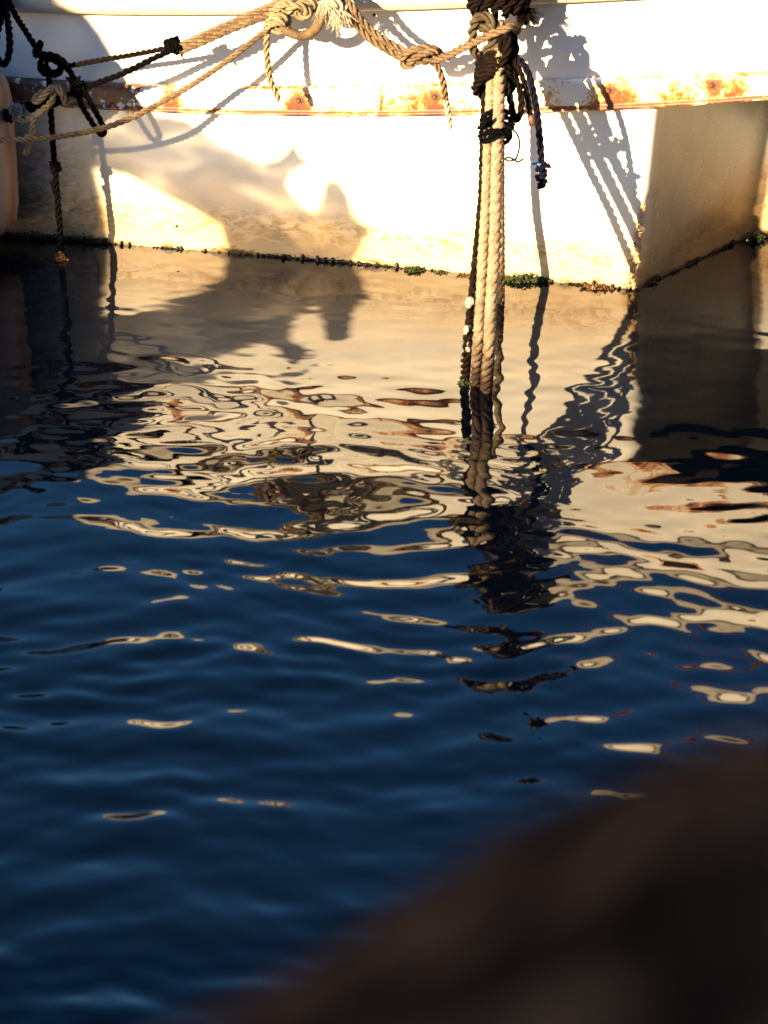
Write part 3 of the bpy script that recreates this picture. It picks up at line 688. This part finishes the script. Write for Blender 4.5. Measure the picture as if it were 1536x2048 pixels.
rope(coil(A(996, 26, -.02), A(998, 38, -.02), 0.042, 1.3, phase=2.9, tilt=0.010, tdir=0.3), 0.0092, M_TAN,
     'rusty tan rope turn binding the bundle just below the dark wrapping', world=True, fuzz=1.6)
# turns on the mooring post above
rope(coil((px_, py_, pz_ + 0.012), (px_, py_, pz_ + 0.155), 0.060, 8, n=18, tilt=0.003, jit=.05), 0.0105, M_DARK,
     'black rope coiled in many turns around the deck post', world=True)
rope([Vector((px_ - 0.01, py_ - 0.07, pz_ + 0.08)), Vector((px_ - 0.04, py_ - 0.10, pz_ + 0.035))] + P([(1030, -55, .05), (1012, -38, .08), (1003, -12, .09), (1000, 20, .10)]), 0.0105, M_BROWN,
     'dark rope led from the deck post over the gunwale to the bundle', world=True)
rope([Vector((px_ + 0.05, py_ - 0.05, pz_ + 0.17)), Vector((px_ + 0.3, py_ - 0.02, pz_ + 0.12)), Vector((px_ + 0.45, py_ - 0.01, pz_ + 0.30)), Vector((px_ + 0.55, py_, pz_ + 0.02))], 0.009, M_ORANGE,
     'thin orange line slung from the deck post to the right', world=True)
oz = [Vector((x, hull_y(x) + 0.012 + 0.012 * math.sin(x * 19), zf(Zg, x) + 0.088)) for x in np.linspace(-0.25, 0.22, 14)]
rope(oz, 0.007, M_ORANGE, 'orange line lying along the top of the gunwale above the hoop', world=True)
# black tails to the right
def ex(mb):
    c = at(1083, 350, .27)
    rope_mb(mb, coil(c + Vector((0, 0, .020)), c - Vector((0, 0, .020)), 0.0062, 2.4), 0.0068)
    rope_mb(mb, P([(1076, 330, .27), (1084, 326, .275), (1094, 332, .272), (1100, 329, .27)]), 0.0045)
    frayed(mb, at(1097, 332, .27), (0.6, 0, -0.5), 14, 0.009, 0.6, 0.0008)
rope([(1018, 96, .19), (1030, 112, .20), (1044, 124, .215), (1056, 145, .225), (1064, 172, .235), (1070, 200, .245), (1076, 240, .255), (1080, 280, .262), (1083, 325, .268), (1084, 366, .27)], 0.0068, M_NAVY,
     'long black-blue rope tail with a knotted end hanging right of the bundle', extra=ex)
mb = MB(); mb.tube(P([(1065, 327, .272), (1070, 326, .275), (1076, 328, .275), (1082, 330, .278)]), 0.003, 8)
o = mb.build('tape_tag', plain('blue_tape', (0.02, 0.14, 0.42), 0.4)); tag(o, 'bright blue tape wrapped at the knotted end of the black tail', 'tape')
def ex(mb):
    rope_mb(mb, P([(1030, 120, .22), (1036, 132, .225), (1040, 150, .225), (1044, 158, .225)]), 0.0035)
rope([(1028, 118, .21), (1040, 142, .215), (1048, 165, .22), (1055, 195, .222), (1060, 225, .225), (1063, 238, .225)], 0.0056, M_BROWN,
     'shorter brown-black rope tail ending in a copper coloured tip')
mb = MB(); mb.tube(P([(1061, 230, .226), (1064, 240, .226), (1066, 250, .226)]), lambda t: 0.0066 + 0.001 * t, 12)
o = mb.build('rope_tip', plain('copper_tip', (0.12, 0.05, 0.03), 0.6, 0.1)); tag(o, 'copper coloured tip on the shorter hanging rope tail', 'rope end')

# off-frame thin line whose shadow falls on the left of the side
e = at_water(-70, 560)
rope([at(-70, 60, .08), at(-74, 200, .2), at(-72, 400, .3), e, e + Vector((0, -.1, -.3))], 0.0038, M_DARK, 'thin black line hanging into the water left of the fender', world=True)

# ---------------------------------------------------------------- fender
def fender():
    root = empty('fender', at(-58, 300, 0.10)); fx, fy = root.location.x, root.location.y
    zt = at(-58, 118, .10).z; zb = at(-58, 470, .10).z
    prof = [(0.0, zt + 0.022), (0.012, zt + 0.022), (0.022, zt + 0.018), (0.026, zt + 0.002), (0.045, zt - 0.010), (0.068, zt - 0.026), (0.082, zt - 0.052), (0.088, zt - 0.09), (0.089, zt - 0.2), (0.088, zb + 0.07), (0.082, zb + 0.035), (0.062, zb + 0.012), (0.03, zb), (0, zb)]
    V = []; F = []; n = 48
    for r_, z in prof:
        for k in range(n):
            a = 2 * math.pi * k / n; rr_ = r_ * (1 + 0.012 * noise.noise(Vector((math.cos(a) * 3, math.sin(a) * 3, z * 4))))
            V.append((fx + rr_ * math.cos(a), fy + rr_ * math.sin(a), z))
    for j in range(len(prof) - 1):
        for k in range(n): F.append((j * n + k, j * n + (k + 1) % n, (j + 1) * n + (k + 1) % n, (j + 1) * n + k)[::-1])
    m, nt, b = new_mat('worn_fender_vinyl')
    st = nz(nt, 40, 4, 0.6, (1, 1, 0.06)); z, _ = posz(nt)
    c = ramp(nt, st, [(0.35, (0.13, 0.07, 0.045)), (0.5, (0.20, 0.15, 0.13)), (0.66, (0.20, 0.18, 0.18))])
    lo = ramp(nt, math_(nt, 'ADD', z, math_(nt, 'MULTIPLY', nz(nt, 40, 4), 0.06)), [(0.05, (1, 1, 1)), (0.10, (0, 0, 0))])
    c = mixc(nt, lo, c, (0.14, 0.06, 0.025)); nt.links.new(c, b.inputs['Base Color']); b.inputs['Roughness'].default_value = 0.45
    bump(nt, b, nz(nt, 120, 4), 0.0008)
    o = mesh_obj('fender_body', V, F, m); set_parent(o, root)
    mb = MB(); mb.tube([(fx + 0.030 * math.cos(a), fy, zt + 0.034 + 0.026 * math.sin(a)) for a in np.linspace(-0.4, math.pi + 0.4, 14)], 0.008, 10)
    set_parent(mb.build('fender_eye', M_BLACK), root)
    tag(root, 'faded pinkish-grey cylindrical fender hanging at the left edge against the side', 'fender')
fender()
rope([(8, -20, .05), (14, 30, .08), (19, 70, .12), (18, 105, .14), (8, 128, .13), (-8, 110, .12), (-6, 70, .12), (4, 30, .08), (2, -20, .05)], 0.0075, M_DARK, 'thick black fender lanyard looped above the pinkish-grey fender')

# ---------------------------------------------------------------- marine growth
M_WEED = plain('green_weed', (0.035, 0.055, 0.010), 0.35, 0, 200, 0.25); M_WEEDB = plain('brown_weed', (0.14, 0.06, 0.016), 0.4, 0, 200, 0.25)
M_MUS = plain('mussel_shell', (0.035, 0.02, 0.014), 0.3, 0, 260, 0.3, 0.001)
def weed(c, w_, h_, n_, mtl, label, seed, dy=0.0, name='seaweed_clump'):
    rs = random.Random(seed); mb = MB(); c = Vector(c)
    for _ in range(n_):
        t = rs.uniform(-1, 1); hh = h_ * (1 - t * t * 0.7) * rs.uniform(0.25, 1)
        a = c + Vector((t * w_, rs.uniform(-0.010, 0.006) - 0.006, -0.006 + hh * rs.uniform(0, .8))); a.y = min(a.y, hull_y(a.x) - 0.001) if not dy else a.y
        d = Vector((rs.uniform(-1, 1), rs.uniform(-1, 0.1), rs.uniform(-.9, .7))) * rs.uniform(0.004, 0.011)
        s = Vector((rs.uniform(-1, 1), rs.uniform(-1, 1), rs.uniform(-1, 1))).normalized() * rs.uniform(0.001, 0.0026)
        mid = a + d * 0.5 + s * 0.4
        mb.add([a - s * .5, a + s * .5, mid + s, mid - s, a + d + Vector((0, 0, -.001)), ], [(0, 1, 2, 3), (3, 2, 4)])
        if rs.random() < 0.25:
            r_ = rs.uniform(0.0015, 0.003); p = a + d * .6
            vv = [p + Vector(q) * r_ for q in ((1, 0, 0), (-1, 0, 0), (0, 1, 0), (0, -1, 0), (0, 0, 1), (0, 0, -1))]
            mb.add(vv, [(0, 2, 4), (2, 1, 4), (1, 3, 4), (3, 0, 4), (2, 0, 5), (1, 2, 5), (3, 1, 5), (0, 3, 5)])
    o = mb.build(name, mtl); tag(o, label, 'seaweed'); return o
def hw(u, z=0.0):
    x = at_water(u, 530).x * 0.99; 
    for _ in range(6):
        vv = np.interp(u, [q[0] for q in WL], [q[1] for q in WL]); 
    p = at_water(u, float(vv)); return Vector((p.x, hull_y(p.x) - 0.002, z))
weed(hw(1052, .006), .046, .020, 950, M_WEED, 'widest green seaweed clump on the waterline, just right of the rope bundle', 1)
weed(hw(829, .004), .017, .017, 330, M_WEED, 'round green seaweed tuft at the waterline left of the bundle', 2)
weed(hw(878, .002), .012, .010, 150, M_WEED, 'small low green tuft of seaweed between the round tuft and the bundle', 3)
weed(hw(935, .002), .022, .010, 200, M_WEEDB, 'brown seaweed smear on the waterline directly behind the bundle', 4)
weed(hw(1195, .004), .030, .014, 380, M_WEEDB, 'reddish brown weed on the waterline left of the broken corner', 5)
weed(Vector((C0.x + .012, C0.y - .014, .008)), .016, .022, 420, M_WEED, 'green weed ball at the far right on the recessed panel', 6, 1)
pr = at_water(1003, 606); weed(pr, .007, .016, 120, M_WEED, 'small green weed sprig caught on the right of the bundle ropes', 7, 1)
weed(pw + Vector((0, 0, .002)), .009, .030, 420, M_WEEDB, 'shaggy brown weed around the foot of the black rope by the fender', 8, 1)
pz = at_water(929, 765); weed(pz + Vector((0, 0, .004)), .010, .020, 260, M_WEED, 'dark green weed at the foot of the leftmost bundle rope', 9, 1)
# crust of fouling along the waterline (uncountable)
mb = MB(); rs = random.Random(4)
def crumb(p, r_):
    q = [p + Vector((rs.uniform(-1, 1), rs.uniform(-1, 1), rs.uniform(-1, 1))).normalized() * r_ * rs.uniform(.6, 1.2) for _ in range(6)]
    mb.add(q, [(0, 2, 4), (2, 1, 4), (1, 3, 4), (3, 0, 4), (2, 0, 5), (1, 2, 5), (3, 1, 5), (0, 3, 5)])
for _ in range(5200):
    u = rs.uniform(-60, 1268); dn = 0.02 + 1.5 * max(0, noise.noise(Vector((u * 0.016, 0, 3))) - .12) + 0.5 * max(0, noise.noise(Vector((u * 0.09, 0, 5))) - .15) + (1.3 if u < 215 else 0) + (0.35 if 520 < u < 760 else 0)
    if rs.random() > dn: continue
    p = hw(u); hmax = 0.003 + (0.014 if u < 215 else 0.004 if 520 < u < 760 else 0.0) + 0.010 * max(0, noise.noise(Vector((u * .05, 4, 0))))
    p.z = rs.uniform(-0.004, 1) * hmax * rs.random(); p.y -= rs.uniform(-0.001, 0.004)
    crumb(p, rs.uniform(0.0012, 0.0032))
for _ in range(900):
    t = rs.random(); p = Vector((B0.x + (C0.x - B0.x) * t, B0.y + (C0.y - B0.y) * t - .003, 0)); kk = max(0, noise.noise(Vector((t * 9, 2, 0))) + .15); p.z = rs.uniform(-.004, .004 + .022 * kk) * rs.random(); crumb(p, rs.uniform(.0010, .0022 + .004 * kk))
o = mb.build('waterline_fouling', M_MUS); tag(o, 'dark crust of tiny mussels and slime all along the waterline', 'marine growth', None, 'stuff')
def mussel_mesh():
    bm = bmesh.new(); bmesh.ops.create_icosphere(bm, subdivisions=3, radius=1.0)
    for v in bm.verts:
        x, y, z = v.co; tp = 0.55 + 0.45 * (z * .5 + .5) ; v.co = Vector((x * 0.55 * tp, y * 0.38 * tp, z)) * (1 + 0.05 * noise.noise(v.co * 3))
    me = bpy.data.meshes.new('mussel'); bm.to_mesh(me); bm.free(); me.shade_smooth(); me.materials.append(M_MUS); return me
mm = mussel_mesh()
for u, s, dz in [(243, 6, .002), (259, 5.5, .001), (356, 4.5, 0), (363, 5, .002), (409, 4.5, 0), (457, 3.6, 0), (480, 2.8, 0), (516, 5, 0), (567, 8, 0), (580, 6, 0), (604, 8, .001), (634, 8, 0), (646, 6, -.001), (661, 8, 0), (700, 6, 0), (716, 6, 0), (733, 5.5, 0), (792, 6, .003), (1170, 5, .002), (1186, 7, .003), (1204, 6, .001), (1222, 6, .002), (1236, 5, 0), (1254, 5, .001), (355, 3.5, .047)]:
    o = bpy.data.objects.new('mussel', mm); C.objects.link(o); p = hw(u); o.location = p + Vector((0, -0.002, dz + .001)); k = s / 800.0
    o.scale = (k, k, k); o.rotation_euler = (rs.uniform(-.5, .5), rs.uniform(-.7, .7), rs.uniform(0, 3)); tag(o, 'small dark mussel stuck to the white side at the waterline', 'mussel', 'mussels along the waterline')
M_SHELL = plain('oyster_shell', (0.26, 0.24, 0.21), 0.45, 0, 300, 0.7, 0.001)
def shell(u, v, s, label):
    bm = bmesh.new(); bmesh.ops.create_icosphere(bm, subdivisions=3, radius=1.0); sd_ = u * .1
    for q_ in bm.verts:
        c_ = q_.co.copy(); r_ = 1 + 0.30 * noise.noise(c_ * 2.2 + Vector((sd_, 0, 0))); q_.co = Vector((c_.x * .75 * r_, c_.y * .35 * r_ - (0.25 if c_.y < -.7 else 0) * -1, c_.z * r_))
    me = bpy.data.meshes.new('oyster_shell'); bm.to_mesh(me); bm.free(); me.shade_smooth(); me.materials.append(M_SHELL)
    o = bpy.data.objects.new('oyster_shell', me); C.objects.link(o); o.location = at(u, v, dline(v) + .0); o.scale = (s, s, s); o.rotation_euler = (0.2, -.25, u); tag(o, label, 'shell')
shell(939, 605, .0105, 'largest white shell, clinging highest on the dark slimy rope')
shell(932, 660, .0090, 'pitted white shell just below the largest one on the dark rope')
shell(940, 655, .0042, 'tiny shell touching the right of the pitted one')
shell(937, 688, .0050, 'middle white shell low down on the dark rope')
shell(936, 699, .0055, 'lowest white shell on the dark slimy rope')
# peeling flakes down the broken corner
mb = MB(); 
for _ in range(150):
    t = rs.random() ** 1.3; z = 0.004 + t * 0.17; x = B0.x + (B1.x - B0.x) * z / 0.39 - rs.uniform(-.003, .013) * (1 - t * .5); p = Vector((x, hull_y(x) - rs.uniform(0, .004), z))
    a = rs.uniform(0, 6.28); e1 = Vector((math.cos(a), -.35, math.sin(a) * 1.8)).normalized() * rs.uniform(.002, .008); e2 = Vector((-math.sin(a), -.5, math.cos(a))).normalized() * rs.uniform(.001, .004)
    mb.add([p - e1, p + e2, p + e1, p - e2, p + Vector((0, -.002, 0))], [(0, 1, 4), (1, 2, 4), (2, 3, 4), (3, 0, 4), (0, 3, 2, 1)])
o = mb.build('peeling_gelcoat', plain('flaking_gelcoat', (0.55, 0.36, 0.18), .6, 0, 200, .5), smooth=False); set_parent(o, boat)

# ---------------------------------------------------------------- unseen canvas and pile added up-sun, cut to cast the diagonal shade
SH = [(-160, -160), (135, -160), (138, 6), (172, 26), (205, 70), (235, 120), (262, 172), (300, 226), (370, 236), (440, 285), (520, 325), (560, 315), (588, 278), (602, 312), (632, 325), (588, 345), (575, 372), (602, 410), (630, 428), (642, 400), (650, 360), (680, 362), (700, 392), (706, 430), (744, 462), (735, 478), (700, 540), (640, 600), (450, 600), (455, 505), (440, 450), (355, 405), (250, 350), (190, 338), (205, 400), (222, 485), (225, 600), (-160, 600)]
TT = 1.9
sh = [at(u, v, 0.0) - SDIR * TT for u, v in SH]
def inside(u, v):
    c = False; n = len(SH)
    for i in range(n):
        (x1, y1), (x2, y2) = SH[i], SH[(i + 1) % n]
        if (y1 > v) != (y2 > v) and u < (x2 - x1) * (v - y1) / (y2 - y1) + x1: c = not c
    return c
ST = 5; us = list(range(-160, 760, ST)); vs2 = list(range(-160, 601, ST)); VI = {}; V = []; F = []
def cv(i, j):
    if (i, j) not in VI:
        p = at(us[i], vs2[j], 0.0) - SDIR * TT; p += SDIR * (0.035 * noise.noise(p * 3.0) + 0.012 * noise.noise(p * 9)); VI[(i, j)] = len(V); V.append(p)
    return VI[(i, j)]
for i in range(len(us) - 1):
    for j in range(len(vs2) - 1):
        u, v = us[i] + ST / 2, vs2[j] + ST / 2
        if not inside(u, v): continue
        F.append((cv(i, j), cv(i, j + 1), cv(i + 1, j + 1), cv(i + 1, j)))
bm = bmesh.new(); vv = [bm.verts.new(p) for p in V]
for f in F: bm.faces.new([vv[k] for k in f])
me = bpy.data.meshes.new('shadow_canvas'); bm.to_mesh(me); bm.free(); 
m, nt, b = new_mat('shadow_caster_weave'); b.inputs['Base Color'].default_value = (0.30, 0.28, 0.24, 1); b.inputs['Roughness'].default_value = .9
wv = N(nt, 'ShaderNodeAttribute'); wv.attribute_name = 'light_leak'
nn_ = ramp(nt, nz(nt, 7, 4, .65, (1, 1, 2.2), .8), [(0.38, (0.05, 0.05, 0.05)), (0.55, (0.10, 0.10, 0.10)), (0.66, (0.26, 0.26, 0.26))])  # lets some sun through to lighten the shade band
tr = N(nt, 'ShaderNodeBsdfTransparent'); mx = N(nt, 'ShaderNodeMixShader'); out_ = nt.nodes['Material Output']
nt.links.new(math_(nt, 'MULTIPLY', wv.outputs['Fac'], nn_), mx.inputs[0]); nt.links.new(b.outputs[0], mx.inputs[1]); nt.links.new(tr.outputs[0], mx.inputs[2]); nt.links.new(mx.outputs[0], out_.inputs['Surface'])
me.materials.append(m); off_ = at(170, 260).x - SDIR.x * TT; ztp = at(300, 222).z - SDIR.z * TT
wa = me.attributes.new('light_leak', 'FLOAT', 'POINT'); wa.data.foreach_set('value', [max(0, min(1, (v.co.x - off_) / .05)) * max(0, min(1, (ztp - v.co.z) / .03 + 1)) for v in me.vertices])
o = bpy.data.objects.new('shadow_canvas', me); C.objects.link(o); tag(o, 'unseen grey canvas added and cut to cast the diagonal shade', 'canvas')
mp = empty('added_pile', (sh[0].x + 0.02, sh[0].y - .05, 0)); tag(mp, 'unseen wooden pile and boom added to carry the shadow-casting canvas', 'pile')
M_WOOD = plain('weathered_timber', (0.16, 0.11, 0.07), .85, 0, 40, .4, .003)
mb = MB(); x0, y0 = mp.location.x - .07, mp.location.y - .05; mb.tube([(x0, y0, -1.2), (x0, y0, .4), (x0, y0, 1.2), (x0, y0, 1.75)], lambda t: .11 - .02 * t, 20); set_parent(mb.build('added_post', M_WOOD), mp)
zt = max(p.z for p in sh); mb = MB(); mb.tube([(x0 - .1, y0 + .0, zt), (sh[0].x, sh[0].y - .03, zt), (sh[1].x + .2, sh[1].y - .03, zt)], .03, 14); set_parent(mb.build('boom', M_WOOD), mp)  # added boom, only holds up the shadow-casting canvas

# ---------------------------------------------------------------- quay and boulder at the camera, with an added shading boulder
m, nt, b = new_mat('brown_rock')
c = ramp(nt, nz(nt, 38, 6, .6), [(0.3, (0.010, 0.004, 0.003)), (0.5, (0.095, 0.030, 0.014)), (0.64, (0.34, 0.10, 0.04))]); b.inputs['Specular IOR Level'].default_value = 0.0; nt.links.new(c, b.inputs['Base Color']); b.inputs['Roughness'].default_value = .9
bump(nt, b, nz(nt, 60, 6, .7), .006); M_ROCK = m
def boulder(c_, r_, label, seed, sc=(1, 1, 1), sub=5):
    bm = bmesh.new(); bmesh.ops.create_icosphere(bm, subdivisions=sub, radius=1.0)
    for v in bm.verts:
        p = v.co.copy(); d = 1 + 0.02 * noise.noise(p * 1.5 + Vector((seed, 0, 0))) + 0.016 * noise.noise(p * 4 + Vector((0, seed, 0))) + 0.022 * noise.noise(p * 10)
        v.co = Vector((p.x * sc[0], p.y * sc[1], p.z * sc[2])) * r_ * d
    me = bpy.data.meshes.new('boulder'); bm.to_mesh(me); bm.free(); me.shade_smooth(); me.materials.append(M_ROCK)
    o = bpy.data.objects.new('boulder', me); C.objects.link(o); o.location = c_; tag(o, label, 'boulder'); return o
e = ray(905, 1738).normalized(); rr_ = Vector((1, 0, 0)); dd = (rr_ * .41 - UP * .91); nrm_ = (dd - e * dd.dot(e)).normalized()
th = R(44); Lc = .63; rc = CAM + (e * math.cos(th) + nrm_ * math.sin(th)) * Lc
boulder(rc, Lc * math.sin(th), 'dark brown boulder blurred in the lower right foreground', 3)
boulder(rc - SDIR * 1.12 + Vector((0, 0, -.02)), .62, 'unseen large boulder added behind the viewpoint to shade the foreground one', 8)  # added out of view to keep sun off the foreground boulder
QT = rc.z - Lc * math.sin(th) * 0.93
mb = MB(); x0, x1, y0, y1 = -7, 7, -11, -4.05
V = []; F = []; nxq, nyq = 60, 30
for j in range(nyq + 1):
    for i in range(nxq + 1):
        x = x0 + (x1 - x0) * i / nxq; y = y0 + (y1 - y0) * j / nyq; V.append((x, y, QT + 0.015 * noise.noise(Vector((x * 3, y * 3, 0)))))
for j in range(nyq):
    for i in range(nxq): k = j * (nxq + 1) + i; F.append((k, k + 1, k + nxq + 2, k + nxq + 1))
b0 = len(V)
for i in range(nxq + 1):
    x = x0 + (x1 - x0) * i / nxq; V.append((x, y1 + 0.10, -1.5))
for i in range(nxq): k = nyq * (nxq + 1) + i; F.append((k, k + 1, b0 + i + 1, b0 + i))
q_ = mesh_obj('quay', V, F, plain('quay_stone', (0.16, 0.12, 0.09), .9, 0, 6, .5, .004)); tag(q_, None, None, None, 'structure')

# unseen dark ring added round the viewpoint to cut sky fill (never above the sun's line)
V = []; F = []; na = 90
for i in range(na + 1):
    az = math.radians(165 + 210 * i / na)                       # from the left, round behind, to the right
    a = az - math.radians(0); dx, dy = math.cos(a), math.sin(a)
    sunness = max(0, (-SDIR.x * dx - SDIR.y * dy) / math.cos(EL))
    el = 21 - 9.5 * sunness ** 4 + 2.0 * noise.noise(Vector((i * .21, 0, 0))) + .8 * noise.noise(Vector((i * .9, 3, 0)))
    for k in range(7):
        t = k / 6; r_ = 150 + 60 * t; V.append((dx * r_, dy * r_ - 4.7, -0.3 if k == 0 else math.tan(math.radians(el)) * 210 * math.sin(t * math.pi / 2) ** .8))
    V.append((dx * 300, dy * 300 - 4.7, -1))
for i in range(na):
    for k in range(7): F.append((i * 8 + k, (i + 1) * 8 + k, (i + 1) * 8 + k + 1, i * 8 + k + 1))
o = mesh_obj('sky_blocker_hills', V, F, plain('sky_blocker_dark', (0.055, 0.06, 0.035), .95, 0, .08, .5)); tag(o, None, None, None, 'structure')
